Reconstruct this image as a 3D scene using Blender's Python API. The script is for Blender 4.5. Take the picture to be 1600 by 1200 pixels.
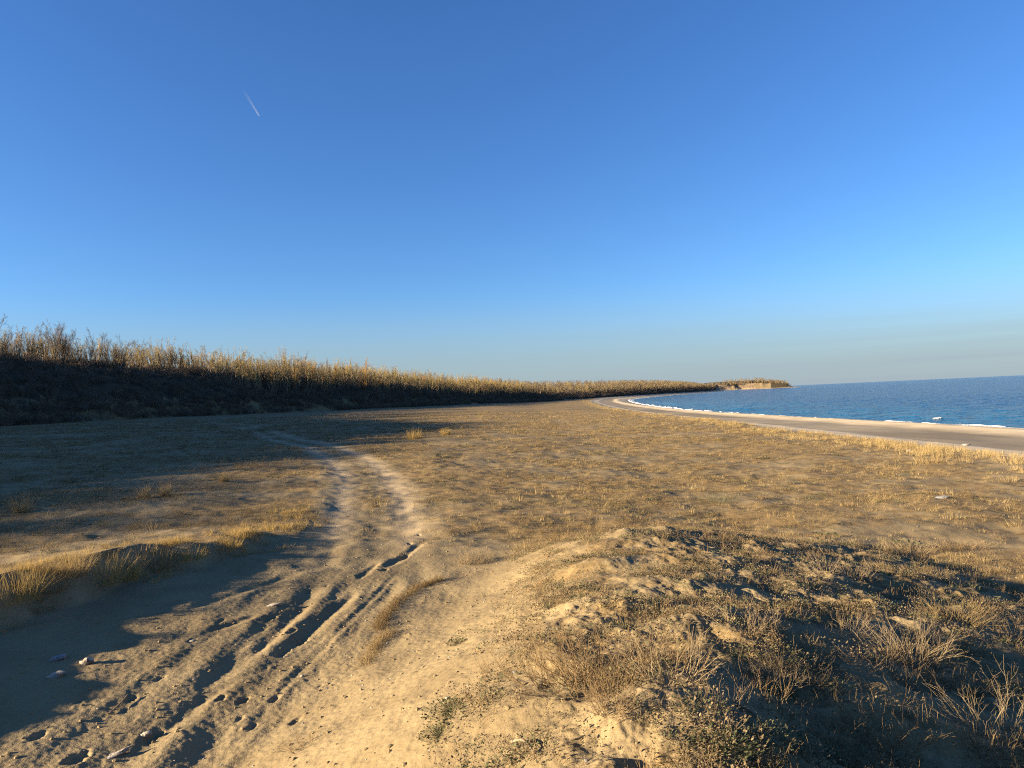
import bpy, math, random
import numpy as np
from mathutils import Matrix, Vector

for o in list(bpy.data.objects): bpy.data.objects.remove(o)
sc = bpy.context.scene
C = sc.collection
rng = np.random.default_rng(11)
random.seed(5)
R = math.radians

# ------------------------------------------------------------------ camera
EYE = 6.0
F = 1110.0                                   # focal length in pixels of a 1600 px wide frame
PITCH, ROLL = R(1.13), R(-2.57)
cam_d = bpy.data.cameras.new('camera'); cam = bpy.data.objects.new('camera', cam_d); C.objects.link(cam)
cam_d.sensor_width = 36.0; cam_d.lens = F / 1600 * 36
cam_d.clip_start = 0.05; cam_d.clip_end = 120000
CM = Matrix.Translation((0, 0, EYE)) @ Matrix.Rotation(math.pi/2 + PITCH, 4, 'X') @ Matrix.Rotation(ROLL, 4, 'Z')
cam.matrix_world = CM
sc.camera = cam
sc.cycles.use_denoising = False; sc.cycles.filter_width = 1.15

# ------------------------------------------------------------------ sky and sun
SUN_EL, SUN_AZ = R(13.2), R(-106)             # azimuth measured clockwise from +Y (the view direction)
sun_dir = Vector((math.sin(SUN_AZ)*math.cos(SUN_EL), math.cos(SUN_AZ)*math.cos(SUN_EL), math.sin(SUN_EL)))
sd_ = bpy.data.lights.new('sun', 'SUN'); sun = bpy.data.objects.new('sun', sd_); C.objects.link(sun)
sd_.energy = 5.0; sd_.angle = R(0.53); sd_.color = (1.0, 0.81, 0.56)
sun.rotation_euler = sun_dir.to_track_quat('Z', 'Y').to_euler()
w = bpy.data.worlds.new('World'); sc.world = w; w.use_nodes = True
nt = w.node_tree; nt.nodes.clear()
sky = nt.nodes.new('ShaderNodeTexSky'); sky.sky_type = 'NISHITA'; sky.sun_disc = False
sky.sun_elevation = SUN_EL; sky.sun_rotation = SUN_AZ
sky.altitude = 0; sky.air_density = 1.0; sky.dust_density = 0.35; sky.ozone_density = 2.0
# thin grey layers of haze cloud lying low over the horizon, all the way round
tc = nt.nodes.new('ShaderNodeTexCoord')
sep = nt.nodes.new('ShaderNodeSeparateXYZ'); nt.links.new(tc.outputs['Generated'], sep.inputs[0])
low = nt.nodes.new('ShaderNodeMapRange'); low.inputs['From Min'].default_value = 0.0; low.inputs['From Max'].default_value = 0.16
low.inputs['To Min'].default_value = 1; low.inputs['To Max'].default_value = 0; low.interpolation_type = 'SMOOTHSTEP'
nt.links.new(sep.outputs['Z'], low.inputs['Value'])
mp = nt.nodes.new('ShaderNodeMapping'); mp.inputs['Scale'].default_value = (1.6, 1.6, 70)
nt.links.new(tc.outputs['Generated'], mp.inputs[0])
nz = nt.nodes.new('ShaderNodeTexNoise'); nz.inputs['Scale'].default_value = 1.6; nz.inputs['Detail'].default_value = 3
nt.links.new(mp.outputs[0], nz.inputs[0])
nr = nt.nodes.new('ShaderNodeMapRange'); nr.inputs['From Min'].default_value = 0.35; nr.inputs['From Max'].default_value = 0.7
nr.inputs['To Min'].default_value = 0.82; nr.inputs['To Max'].default_value = 0.95
nt.links.new(nz.outputs['Fac'], nr.inputs['Value'])
mu = nt.nodes.new('ShaderNodeMath'); mu.operation = 'MULTIPLY'
nt.links.new(low.outputs[0], mu.inputs[0]); nt.links.new(nr.outputs[0], mu.inputs[1])
hs = nt.nodes.new('ShaderNodeHueSaturation'); hs.inputs['Saturation'].default_value = 1.12
nt.links.new(sky.outputs[0], hs.inputs['Color'])
mx = nt.nodes.new('ShaderNodeMix'); mx.data_type = 'RGBA'
mx.inputs['B'].default_value = (1.62, 1.95, 2.24, 1)
sky_tint = nt.nodes.new('ShaderNodeMix'); sky_tint.data_type = 'RGBA'; sky_tint.blend_type = 'MULTIPLY'; sky_tint.inputs['Factor'].default_value = 1
sky_tint.inputs['B'].default_value = (0.405, 0.605, 0.925, 1)          # cools and dims the sky's light
nt.links.new(hs.outputs[0], sky_tint.inputs['A'])
nt.links.new(mu.outputs[0], mx.inputs['Factor']); nt.links.new(sky_tint.outputs['Result'], mx.inputs['A'])
bg = nt.nodes.new('ShaderNodeBackground'); bg.inputs['Strength'].default_value = 0.05
nt.links.new(mx.outputs['Result'], bg.inputs['Color'])
wo = nt.nodes.new('ShaderNodeOutputWorld'); nt.links.new(bg.outputs[0], wo.inputs['Surface'])
vs = sc.view_settings
vs.view_transform = 'Standard'; vs.look = 'None'; vs.gamma = 1; vs.use_curve_mapping = False
vs.exposure = 2.25

# ------------------------------------------------------------------ helpers
def tag(o, label=None, cat=None, group=None, kind=None):
    if label: o['label'] = label
    if cat: o['category'] = cat
    if group: o['group'] = group
    if kind: o['kind'] = kind
    return o

def sstep(a, b, x):
    t = np.clip((x-a)/(b-a), 0, 1); return t*t*(3-2*t)

def _hash(ix, iy, seed):
    n = ix.astype(np.int64)*374761393 + iy.astype(np.int64)*668265263 + seed*2246822519
    n = (n ^ (n >> 13)) * 1274126177
    n = n ^ (n >> 16)
    return (n & 0xffff).astype(np.float64)/65536.0*2*np.pi

def pn(x, y, seed=0):
    x = np.asarray(x, float); y = np.asarray(y, float)
    ix = np.floor(x); iy = np.floor(y); fx = x-ix; fy = y-iy
    u = fx*fx*fx*(fx*(fx*6-15)+10); v = fy*fy*fy*(fy*(fy*6-15)+10)
    def g(dx, dy):
        a = _hash(ix+dx, iy+dy, seed); return np.cos(a)*(fx-dx)+np.sin(a)*(fy-dy)
    a = g(0, 0); b = g(1, 0); c = g(0, 1); d = g(1, 1)
    return 1.5*((a+u*(b-a)) + v*((c+u*(d-c))-(a+u*(b-a))))

def fbm(x, y, wl, octv=3, seed=0, gain=0.5):
    s = 0; a = 1.0
    for k in range(octv):
        s = s + a*pn(x/wl+17.3*k, y/wl-9.1*k, seed+k*7); wl /= 2.03; a *= gain
    return s

def smooth_line(P, n=3):
    P = np.array(P, float)
    out = []
    for i in range(len(P)-1):
        p0 = P[max(i-1, 0)]; p1 = P[i]; p2 = P[i+1]; p3 = P[min(i+2, len(P)-1)]
        for t in np.arange(n)/n:
            out.append(0.5*((2*p1)+(-p0+p2)*t+(2*p0-5*p1+4*p2-p3)*t*t+(-p0+3*p1-3*p2+p3)*t**3))
    out.append(P[-1]); return np.array(out)

def sdist(x, y, L):
    """signed distance to a line (positive on its left side) and arc length along it"""
    x = np.asarray(x, float); y = np.asarray(y, float)
    best = np.full(x.shape, 1e18); sg = np.ones(x.shape); arc = np.zeros(x.shape); s0 = 0.0
    for i in range(len(L)-1):
        ax, ay = L[i]; bx, by = L[i+1]; dx, dy = bx-ax, by-ay; l2 = dx*dx+dy*dy; l = math.sqrt(l2)
        t = np.clip(((x-ax)*dx+(y-ay)*dy)/l2, 0, 1)
        ex = x-(ax+t*dx); ey = y-(ay+t*dy); d2 = ex*ex+ey*ey
        m = d2 < best
        cr = dx*(y-ay)-dy*(x-ax)
        best = np.where(m, d2, best); sg = np.where(m, np.sign(cr), sg); arc = np.where(m, s0+t*l, arc); s0 += l
    return np.sqrt(best)*np.where(sg == 0, 1, sg), arc

# ------------------------------------------------------------------ the lie of the land
FOOT = smooth_line([(-95,-400),(-90,-100),(-86,20),(-84,90),(-82,160),(-68,205),(-52,250),(-36,310),(-14,400),(10,470),(45,580),
        (75,680),(160,900),(345,1300),(470,1650),(550,1950),(590,2100),(640,2165),(710,2182),(780,2172),(836,2146),(860,2172),(870,2280),(840,2700)], 2)
WATER = smooth_line([(60,-400),(57,0),(55.8,77),(52.6,117),(51,190),(63,350),(90,555),(118,680),(190,893),(368,1290),(492,1645),(567,1940),
        (610,2086),(652,2144),(712,2160),(778,2150),(840,2122),(878,2162),(890,2280),(860,2700)], 2)
EDGE = smooth_line([(19,-400),(21,0),(22,31),(22,50),(22.8,84),(25,185),(44,409),(58,500),(72,600),(93,690),(170,897),(353,1297),(478,1648),
        (552,1948),(597,2094),(644,2158),(711,2174),(779,2164),(838,2138),(866,2168),(876,2280),(845,2700)], 2)
TRACK = smooth_line([(-3.6,-30),(-3.3,0),(-3.0,4),(-2.8,8),(-2.8,12),(-3.5,17),(-5.2,25),(-8,34),(-12.5,45),(-19,58),(-27,75),(-40,100),(-55,125)], 3)
BANK = smooth_line([(-8.5,-20),(-7.6,3),(-7.0,8),(-6.6,10),(-6.1,11.7),(-5.1,13.7),(-4.9,16),(-5.6,19),(-7.5,24)], 2)

GROOVES = []   # wheel hollows: (ax, ay, bx, by, half width, depth)
DENTS = []          # (x, y, radius, depth)

def near_lateral(x, y):
    return sdist(x, y, TRACK)

def height(x, y, full=False):
    x = np.asarray(x, float); y = np.asarray(y, float)
    r = np.hypot(x, y)
    dF, sF = sdist(x, y, FOOT); dG, _ = sdist(x, y, EDGE); dW, _ = sdist(x, y, WATER)
    z = np.interp(x, [-120,-83,-34,-12,-4,6,22,60], [5.6,5.15,4.07,3.5,3.32,2.78,2.5,2.4])
    z = np.where(r < 400, z, np.minimum(z, 3.0))
    z = z + 0.16*fbm(x, y, 22, 2, 3)*sstep(14, 30, r)
    # low hummocks of the overgrown plain
    onp = sstep(2, -6, dF)*sstep(-0.5, 3, dG)
    z = z + onp*(0.018*fbm(x, y, .5, 2, 17)*sstep(55, 25, r)+0.075*fbm(x, y, 3.1, 3, 11)+0.035*fbm(x*0.7, y, 1.1, 2, 15))*sstep(9, 16, r)*(0.35+0.65*sstep(120, 30, r))
    # track
    dT, sT = sdist(x, y, TRACK)
    tw = np.exp(-(dT/2.0)**2)
    z = z - 0.10*tw*sstep(120, 40, y)
    # grassy bank on the left of the track
    dB, sB = sdist(x, y, BANK)
    bk = sstep(-0.35, 0.45, dB+0.25*fbm(x, y, 0.9, 2, 31))*np.exp(-np.maximum(dB, 0)/4.5)*sstep(17.5, 11.5, y)
    z = z + (np.interp(y, [4, 8, 11, 15], [.80, .66, .50, .36])+0.10*fbm(x, y, 2.3, 1, 33))*bk
    # the sandy mound the picture is taken from
    zt = 4.36-0.02*np.maximum(y, 0)-0.19*np.maximum(0, x-0.7)-0.004*np.maximum(0, x-3)**2
    zt = zt - 0.95*sstep(4.0, 10.5, y)*sstep(2.6, -1.4, x) + 0.05*fbm(x, y, 2.2, 2, 41)
    left = -0.85 + 0.22*pn(y/1.7, y*0+3.3, 44)
    wl = sstep(left-1.9, left+1.5, x)
    wf = 1-sstep(10.2, 15.5, y-0.25*x+0.6*pn(x/2.2, y*0, 47)+0.12*np.abs(x-3))
    zm = zt*wl*wf + z*(1-wl*wf)
    k = 0.12
    hmix = np.clip(0.5+0.5*(zm-z)/k, 0, 1)
    mound = wl*wf*sstep(-0.02, 0.25, zm-z)
    zmx = z*(1-hmix)+zm*hmix+k*hmix*(1-hmix)*0.5
    z = np.where(r < 60, zmx, z)
    # hummocks on the mound's top and lee side
    hm = mound*sstep(-0.45, 0.5, x+0.25*pn(y/.8, y*0+2.2, 50))
    z = z + hm*(0.085*fbm(x*0.8+y*0.2, y, 1.0, 2, 51)+(.85+.25*sstep(1, 3, x)-.6*sstep(6.5, 9, y)*sstep(3, .5, x))*(0.046*fbm(x, y, 0.36, 2, 55)+0.022*fbm(x, y, 0.14, 3, 57)))
    z = z + mound*(1-sstep(0, 1, x))*(0.022*fbm(x, y, 0.5, 2, 61)+0.008*fbm(x, y, 0.13, 2, 63))*sstep(-1.6, -0.4, x)
    # wheel ruts in the loose sand
    soft = sstep(15, 10.5, y)*sstep(-14, 0, y)+0.22*sstep(10, 15, y)*sstep(60, 20, y)
    n1 = pn(sT/2.6, sT*0+1.7, 71); n2 = pn(sT/1.4, sT*0+5.1, 73)
    ruts = 0
    for o, a, wd, sd in ((-1.05, .035, .10, 1), (-0.42, .10, .13, 2), (0.14, .105, .14, 3), (0.62, .05, .10, 4), (1.15, .05, .15, 5), (1.7, .025, .2, 6)):
        oo = -o + 0.22*pn(sT/3.3, sT*0+sd*3.7, 75+sd)
        am = .27*a*np.clip(0.25+1.3*pn(sT/1.6, sT*0+sd*2.3, 85+sd), 0.22, 1.25)
        q = (dT-oo)
        ruts = ruts - am*np.exp(-(q/wd)**2) + 0.55*am*(np.exp(-((q-2.1*wd)/(0.8*wd))**2)+np.exp(-((q+2.1*wd)/(0.8*wd))**2))
    z = z + ruts*soft*sstep(3.4, 1.8, np.abs(dT))
    pair = sstep(11.5, 16, y)*sstep(85, 45, y)
    lat = np.abs(dT+.1*pn(sT/4, sT*0, 213))
    z = z + pair*(-.024*np.exp(-((lat-.85)/.3)**2)+.012*np.exp(-((lat-1.5)/.25)**2)+.012*np.exp(-(lat/.4)**2))*np.clip(.8+.9*pn(sT/2.2, sT*0+8.8, 217), .1, 1.6)
    sand = sstep(-3.0, -2.0, -np.abs(dT))*soft
    z = z + sand*0.014*fbm(x*1.5+y*.4, y*.8, 1.1, 2, 89)
    z = z + sand*(0.008*fbm(x*1.6, y*0.8, 0.55, 2, 91)+0.006*np.abs(fbm(x*1.3, y, 0.16, 2, 93)))
    if full:
        z = z + (0.004*fbm(x, y, 0.07, 2, 95))*sstep(16, 6, r)
    for (ax, ay, bx, by, gw, gd) in GROOVES:
        m = (x > min(ax, bx)-1) & (x < max(ax, bx)+1) & (y > min(ay, by)-1) & (y < max(ay, by)+1)
        if m.any():
            qx, qy = x[m], y[m]; l2 = (bx-ax)**2+(by-ay)**2; tt = ((qx-ax)*(bx-ax)+(qy-ay)*(by-ay))/l2
            q = np.abs((qx-ax)*(by-ay)-(qy-ay)*(bx-ax))/math.sqrt(l2); wv = gw*(1+.35*pn(tt*5, tt*0+ax, 133))
            e = sstep(-.12, .15, tt)*sstep(1.12, .85, tt)
            z[m] = z[m] + e*gd*(-np.exp(-(q/wv)**2)+.30*np.exp(-((q-2.0*wv)/(.9*wv))**2))
    for (px, py, pr, pd) in DENTS:
        m = (np.abs(x-px) < 3*pr) & (np.abs(y-py) < 3*pr)
        if m.any():
            q = np.hypot((x[m]-px)*1.1, (y[m]-py)*0.55-(x[m]-px)*.3)/pr*(1+.45*pn(x[m]/.07, y[m]/.07, 131))
            z[m] = z[m] - pd*np.exp(-q**4) + 0.06*pd*np.exp(-((q-1.35)/0.35)**2)
    # beach: from the grass edge down to the water
    t = np.clip(dW/np.maximum(dW-dG, 0.5), 0, 1)
    zb = np.interp(t, [0,.04,.2,.30,.36,.48,.74,.82,.9,1], [0.0,.12,.75,1.15,1.28,1.08,1.40,1.75,1.95,2.35])
    zb = zb + 0.05*fbm(x, y, 5, 2, 101)*sstep(0, .1, t)
    zb = np.where(dW < 0, np.maximum(-2.5, dW*0.07), zb)
    far_in = sstep(-1.5, 1.0, dG+0.7*fbm(x, y, 3, 2, 105)*sstep(500, 100, r))
    z = zb*(1-far_in)+z*far_in
    # wooded bank rising from its foot to the plateau
    nz_ = fbm(x, y, 26, 3, 111)
    din = dF + 4.5*nz_*sstep(60, 140, r)
    hd = sstep(1900, 2040, y)*sstep(600, 640, x)
    wdt = np.interp(y, [450, 700], [34, 80])*(1-hd)+14*hd
    top = np.interp(y, [-400,50,100,150,260,420,650,950,1300,1800,2100], [23.7,23.7,16.9,14.6,11.8,9.5,11,15,17,16,18]) + 8*hd*sstep(620, 700, x)*sstep(830, 770, x)  # unseen stretch left of frame raised to throw shade on the plain
    p = np.clip(din/wdt, 0, 1)
    bluff = np.interp(din, [0, 2, 9, 16, 60], [0, .08, .52, .62, 1.0])
    hill = top*((1-(1-p)**1.9)*(1-hd)+bluff*hd)
    hill = hill + sstep(4, 20, din)*(0.7*fbm(x, y, 9, 3, 115))
    z = z + np.where(din > 0, hill, 0)
    z = np.where((din > 0) & (y > 1950), np.minimum(z, 1.2+np.maximum(0, 854+6*pn(x/14, y/14, 119)-x)*.85), z)
    if full:
        gully = np.abs(fbm(x, y, 30, 3, 121))
        z = z - hd*sstep(0.02, 0.5, p)*sstep(1, .7, p)*14*np.clip(0.35-gully, 0, 1)
        return z, dict(dF=din, dG=dG, dW=dW, dT=dT, sT=sT, dB=dB, mound=mound, bk=bk, hd=hd, t=t, p=p, soft=soft, r=r, tw=tw)
    return z

CR = np.array(CM.to_3x3())
def ray(u, v):
    d = CR @ np.array([(u-800)/F, -(v-600)/F, -1.0]); return d/np.linalg.norm(d)
_T = np.geomspace(2.0, 3500, 2600)
def ground_at(u, v):
    """the point of the ground that is seen at that place of a 1600 x 1200 picture"""
    d = ray(u, v); P = np.array([0, 0, EYE])[None]+_T[:, None]*d[None]
    h = height(P[:, 0], P[:, 1]); below = np.nonzero(P[:, 2] < h)[0]
    i = below[0] if len(below) else len(_T)-1
    i = max(i, 1)
    a = P[i-1, 2]-h[i-1]; b = P[i, 2]-h[i]; f = a/(a-b) if a != b else 0.5
    q = P[i-1]*(1-f)+P[i]*f
    return Vector((q[0], q[1], float(height(np.array([q[0]]), np.array([q[1]]))[0])))

for u0, v0, u1, v1, gw, gd in [(398,1022,480,945,.10,.085),(452,1012,556,925,.10,.075),(602,886,660,848,.09,.07),(560,905,590,880,.06,.04),(300,1105,395,1050,.08,.03),
      (205,1185,330,1085,.09,.03),(340,1195,420,1110,.08,.035),(420,1100,610,905,.05,.025),(300,950,440,905,.10,.05),(330,985,400,962,.07,.045)]:
    a = ground_at(u0, v0); b = ground_at(u1, v1); GROOVES.append((a.x, a.y, b.x, b.y, gw*.9, gd*.37))
# footprints and scuffed hollows in the sand: (u, v, radius, depth)
for u, v, pr, pd in [(462,1126,.07,.05),(380,1094,.08,.06),(345,1090,.07,.05),(395,1135,.05,.04),(375,1122,.05,.03),(440,1020,.11,.07),(470,1005,.10,.06),
      (500,1072,.035,.02),(430,1092,.06,.05),(240,1150,.09,.07),(118,1185,.1,.08),(205,1092,.07,.05),(125,1095,.06,.04),(600,890,.1,.07),(632,872,.16,.09),
      (300,1000,.07,.04),(345,970,.06,.03),(420,965,.12,.06),(560,900,.06,.04),(455,985,.08,.05),(250,1060,.06,.04),(195,1110,.04,.03),(60,1150,.08,.05),
      (520,1010,.04,.025),(545,985,.04,.025),(552,960,.04,.025),(525,935,.04,.03),(510,915,.04,.03),(540,912,.04,.03),(480,925,.07,.05),(640,850,.07,.05),(655,835,.07,.05)]:
    q = ground_at(u, v); DENTS.append((q.x, q.y, pr*.62, pd*.5))

# ------------------------------------------------------------------ materials
def mat(name):
    m = bpy.data.materials.new(name); m.use_nodes = True; n = m.node_tree; n.nodes.clear()
    out = n.nodes.new('ShaderNodeOutputMaterial'); p = n.nodes.new('ShaderNodeBsdfPrincipled')
    p.inputs['Roughness'].default_value = 0.95; p.inputs['Specular IOR Level'].default_value = 0.1
    n.links.new(p.outputs[0], out.inputs['Surface'])
    return m, n, p, out
def noise(n, scale, detail=3, rough=0.55, vec=None, sc3=None):
    t = n.nodes.new('ShaderNodeTexNoise'); t.inputs['Scale'].default_value = scale; t.inputs['Detail'].default_value = detail; t.inputs['Roughness'].default_value = rough
    g = n.nodes.new('ShaderNodeNewGeometry'); src = g.outputs['Position']
    if sc3:
        mp = n.nodes.new('ShaderNodeMapping'); mp.inputs['Scale'].default_value = sc3; n.links.new(src, mp.inputs[0]); src = mp.outputs[0]
    n.links.new(src, t.inputs['Vector']); return t.outputs['Fac']
def rmp(n, src, a, b, lo=0, hi=1):
    m = n.nodes.new('ShaderNodeMapRange'); m.inputs['From Min'].default_value = a; m.inputs['From Max'].default_value = b
    m.inputs['To Min'].default_value = lo; m.inputs['To Max'].default_value = hi; m.interpolation_type = 'SMOOTHSTEP'
    n.links.new(src, m.inputs['Value']); return m.outputs[0]
def mixc(n, fac, a, b):
    m = n.nodes.new('ShaderNodeMix'); m.data_type = 'RGBA'
    if isinstance(fac, (int, float)): m.inputs['Factor'].default_value = fac
    else: n.links.new(fac, m.inputs['Factor'])
    for k, c in (('A', a), ('B', b)):
        if isinstance(c, tuple): m.inputs[k].default_value = (*c, 1)
        else: n.links.new(c, m.inputs[k])
    return m.outputs['Result']
def mth(n, op, a, b):
    m = n.nodes.new('ShaderNodeMath'); m.operation = op
    for i, c in enumerate((a, b)):
        if isinstance(c, (int, float)): m.inputs[i].default_value = c
        else: n.links.new(c, m.inputs[i])
    return m.outputs[0]
def attr(n, name):
    a = n.nodes.new('ShaderNodeAttribute'); a.attribute_name = name; return a.outputs['Fac']
def bump(n, p, src, strength, dist):
    b = n.nodes.new('ShaderNodeBump'); b.inputs['Strength'].default_value = strength; b.inputs['Distance'].default_value = dist
    n.links.new(src, b.inputs['Height']); n.links.new(b.outputs[0], p.inputs['Normal'])

SAND, SAND2 = (.240,.182,.096), (.190,.142,.074)
def ground_material(name, dark=False):
    m, n, p, out = mat(name)
    s = mixc(n, rmp(n, noise(n, 1.1, 4), .35, .65), SAND, SAND2)
    s = mixc(n, mth(n, 'MULTIPLY', attr(n, 'wheel_pale'), rmp(n, noise(n, 3.0, 4), .25, .6, .45, 1)), s, (.37,.288,.18))     # paler sand along the wheel lines
    s = mixc(n, rmp(n, noise(n, 190, 2), .50, .72, 0, .55), s, (.11,.08,.05))     # dark grains
    s = mixc(n, rmp(n, noise(n, 140, 2), .62, .78, 0, .5), s, (.44,.35,.23))     # shell grit
    thatch = mixc(n, rmp(n, noise(n, 4.2, 4), .35, .65), (.215,.148,.066), (.14,.097,.045))
    thatch = mixc(n, rmp(n, noise(n, .45, 3), .5, .72, 0, .6), thatch, (.12,.098,.043))
    thatch = mixc(n, rmp(n, noise(n, 38, 3), .52, .70, 0, .75), thatch, (.27,.195,.105))
    f1 = noise(n, 5.5, 5, .65); f2 = noise(n, 34, 3, .6); f3 = rmp(n, noise(n, 1.9, 5, .7), .3, .7)
    f = mth(n, 'ADD', mth(n, 'ADD', mth(n, 'MULTIPLY', f1, .42), mth(n, 'MULTIPLY', f2, .28)), mth(n, 'MULTIPLY', f3, .30))
    thr = mth(n, 'SUBTRACT', mth(n, 'ADD', f, attr(n, 'cover')), 1.0)
    c = mixc(n, rmp(n, thr, -.05, .07), s, thatch)
    n.links.new(c, p.inputs['Base Color'])
    h = mth(n, 'ADD', mth(n, 'MULTIPLY', noise(n, 90, 2), .35), mth(n, 'MULTIPLY', noise(n, 24, 4), .9))
    bump(n, p, h, .45, .02)
    return m
M = {}
M['ground'] = ground_material('overgrown_sand')
M['track'] = ground_material('track_sand')
m, n, p, out = mat('beach_sand'); M['beach'] = m
c = mixc(n, rmp(n, noise(n, .5, 4), .35, .65), (.52,.43,.29), (.43,.35,.23))
c = mixc(n, attr(n, 'band'), c, (.19,.155,.105))
c = mixc(n, rmp(n, noise(n, .9, 4, .6, None, (1, .35, 1)), .56, .7, 0, .35), c, (.30,.24,.165))
c = mixc(n, attr(n, 'wet'), c, (.12,.095,.07)); n.links.new(c, p.inputs['Base Color'])
bump(n, p, noise(n, 3, 5, .65), .2, .06)
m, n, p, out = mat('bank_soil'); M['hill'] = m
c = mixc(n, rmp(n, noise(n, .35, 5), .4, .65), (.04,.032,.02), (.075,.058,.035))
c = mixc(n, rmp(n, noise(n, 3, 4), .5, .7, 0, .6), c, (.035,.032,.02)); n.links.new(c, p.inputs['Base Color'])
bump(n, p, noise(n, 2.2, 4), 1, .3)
m, n, p, out = mat('cliff_clay'); M['cliff'] = m
c = mixc(n, rmp(n, noise(n, .06, 5, .6, None, (1, 1, 5)), .4, .62), (.29,.205,.12), (.18,.13,.08))
c = mixc(n, rmp(n, noise(n, .035, 4), .56, .66, 0, .9), c, (.10,.085,.05)); n.links.new(c, p.inputs['Base Color'])
bump(n, p, noise(n, .12, 4), 1, 3)

# ------------------------------------------------------------------ terrain: one polar sheet, split into its parts
ang = np.concatenate([np.arange(-180, -43, 1.6), np.arange(-43, 43, 0.1), np.arange(43, 180, 1.6)])*np.pi/180
rr = [0.35]
while rr[-1] < 3000:
    q = rr[-1]
    rr.append(q + (0.09 if q < 2.3 else max(.017, .0046*q) if q < 14 else .0085*q if q < 60 else .0125*q))
rr = np.array(rr); NR, NA = len(rr), len(ang)
A_, R_ = np.meshgrid(ang, rr); X = (R_*np.sin(A_)).ravel(); Y = (R_*np.cos(A_)).ravel()
Z, I = height(X, Y, True)
Z = np.asarray(Z)
# cover of dead plants (0 bare sand, 1 closed), wet sand, darker band along the mid beach
onp = sstep(-0.5, 2.5, I['dG'])
cov = 0.58+0.26*fbm(X, Y, 5.5, 3, 201)+0.22*fbm(X*.5, Y, 1.3, 3, 205)
cov = np.where(I['mound'] > .3, 0.44+0.24*fbm(X, Y, 1.2, 2, 207)-0.5*sstep(0.15, -.75, X), cov)
bare = sstep(2.9, 2.1, np.abs(I['dT']+0.3+0.4*fbm(X, Y, 1.1, 2, 211)))*sstep(17, 13, Y)
bare = np.maximum(bare, sstep(-.35, .05, -I['dB'])*sstep(13.5, 12, Y)*sstep(0.3, -0.9, X)*sstep(-9, -8, X))
wheel = (np.exp(-((np.abs(I['dT']+.1*pn(I['sT']/4, I['sT']*0, 213))-.85)/.5)**2)+.15*np.exp(-(I['dT']/.5)**2))*sstep(80, 45, Y)*(0.85+.3*pn(I['sT']/3, I['sT']*0+9, 215))
far_wheel = np.exp(-((np.abs(I['dT'])-.9)/.6)**2)*sstep(40, 60, Y)*.7
bare = np.clip(np.maximum(bare, np.maximum(wheel*1.25, far_wheel)), 0, 1)
wheel_pale = np.clip(np.exp(-((np.abs(I['dT']+.1*pn(I['sT']/4, I['sT']*0, 213))-.85)/.40)**2)*(.75+.5*pn(I['sT']/2, I['sT']*0+4, 217)), 0, 1)*sstep(12, 17, Y)*sstep(100, 60, Y)
cov = np.where((np.abs(I['dT']) > 1.7) & (np.abs(I['dT']) < 5) & (Y > 13), cov+.12, cov)
cov = np.clip(cov*onp, 0, 1)*(1-bare)
cov = np.where(onp < .05, 0, cov)
band = sstep(.40, .50, I['t']+.03*fbm(X, Y, 9, 2, 221))*sstep(.80, .72, I['t']+.03*fbm(X, Y, 9, 2, 223))
band = band*(.8+.3*fbm(X, Y, 14, 2, 225))
wet = sstep(.10, .03, I['t'])
# full-sheet normals so that the pieces meet without a visible seam
P3 = np.stack([X, Y, Z], 1)
G3 = P3.reshape(NR, NA, 3)
du = np.gradient(G3, axis=0); dv = np.gradient(G3, axis=1)
dv[:, 0] = G3[:, 1]-G3[:, -1]; dv[:, -1] = dv[:, 0]
NRM = np.cross(dv, du).reshape(-1, 3); NRM /= np.linalg.norm(NRM, axis=1)[:, None]+1e-12
NRM = np.where(NRM[:, 2:3] < 0, -NRM, NRM)
i0 = (np.arange(NR-1)[:, None]*NA+np.arange(NA)[None]).ravel()
j1 = (np.arange(NA)+1) % NA
i1 = (np.arange(NR-1)[:, None]*NA+j1[None]).ravel()
Q = np.stack([i0, i0+NA, i1+NA, i1], 1)
Q = Q[:, ::-1]
fc = lambda a: a[Q].mean(1)
fdW, fdG, fdF, fdT, fY, fX, fhd = fc(I['dW']), fc(I['dG']), fc(I['dF']), fc(I['dT']), fc(Y), fc(X), fc(I['hd'])
keep = fdW > -26
zone = np.zeros(len(Q), int)
zone[(np.abs(fdT) < 2.6) & (fY < 110) & (fY > -28)] = 1
zone[fdG < 0] = 2
zone[(fdF > np.where(fY < 600, 6, 0)) & (fdG >= 0)] = 3
zone[(zone == 3) & (fhd > .5) & (fc(Z)+3.5*fbm(fX, fY, 22, 3, 231) < 15) & (fX+12*fbm(fX, fY, 20, 2, 233) < 775)] = 4

def new_mesh(name, V, Fc, mats, smooth=True, midx=None):
    me = bpy.data.meshes.new(name); nv = Fc.shape[1]
    me.vertices.add(len(V)); me.vertices.foreach_set('co', np.ascontiguousarray(V, np.float32).ravel())
    me.loops.add(Fc.size); me.loops.foreach_set('vertex_index', np.ascontiguousarray(Fc, np.int32).ravel())
    me.polygons.add(len(Fc)); me.polygons.foreach_set('loop_start', np.arange(0, Fc.size, nv, dtype=np.int32))
    for m_ in mats: me.materials.append(m_)
    if midx is not None: me.polygons.foreach_set('material_index', np.asarray(midx, np.int32))
    me.polygons.foreach_set('use_smooth', np.full(len(Fc), smooth))
    me.update(calc_edges=True)
    return me
def fattr(me, name, vals):
    a = me.attributes.new(name, 'FLOAT', 'POINT'); a.data.foreach_set('value', np.ascontiguousarray(vals, np.float32))
def link(name, me, parent=None):
    o = bpy.data.objects.new(name, me); C.objects.link(o)
    if parent: o.parent = parent
    return o
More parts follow.
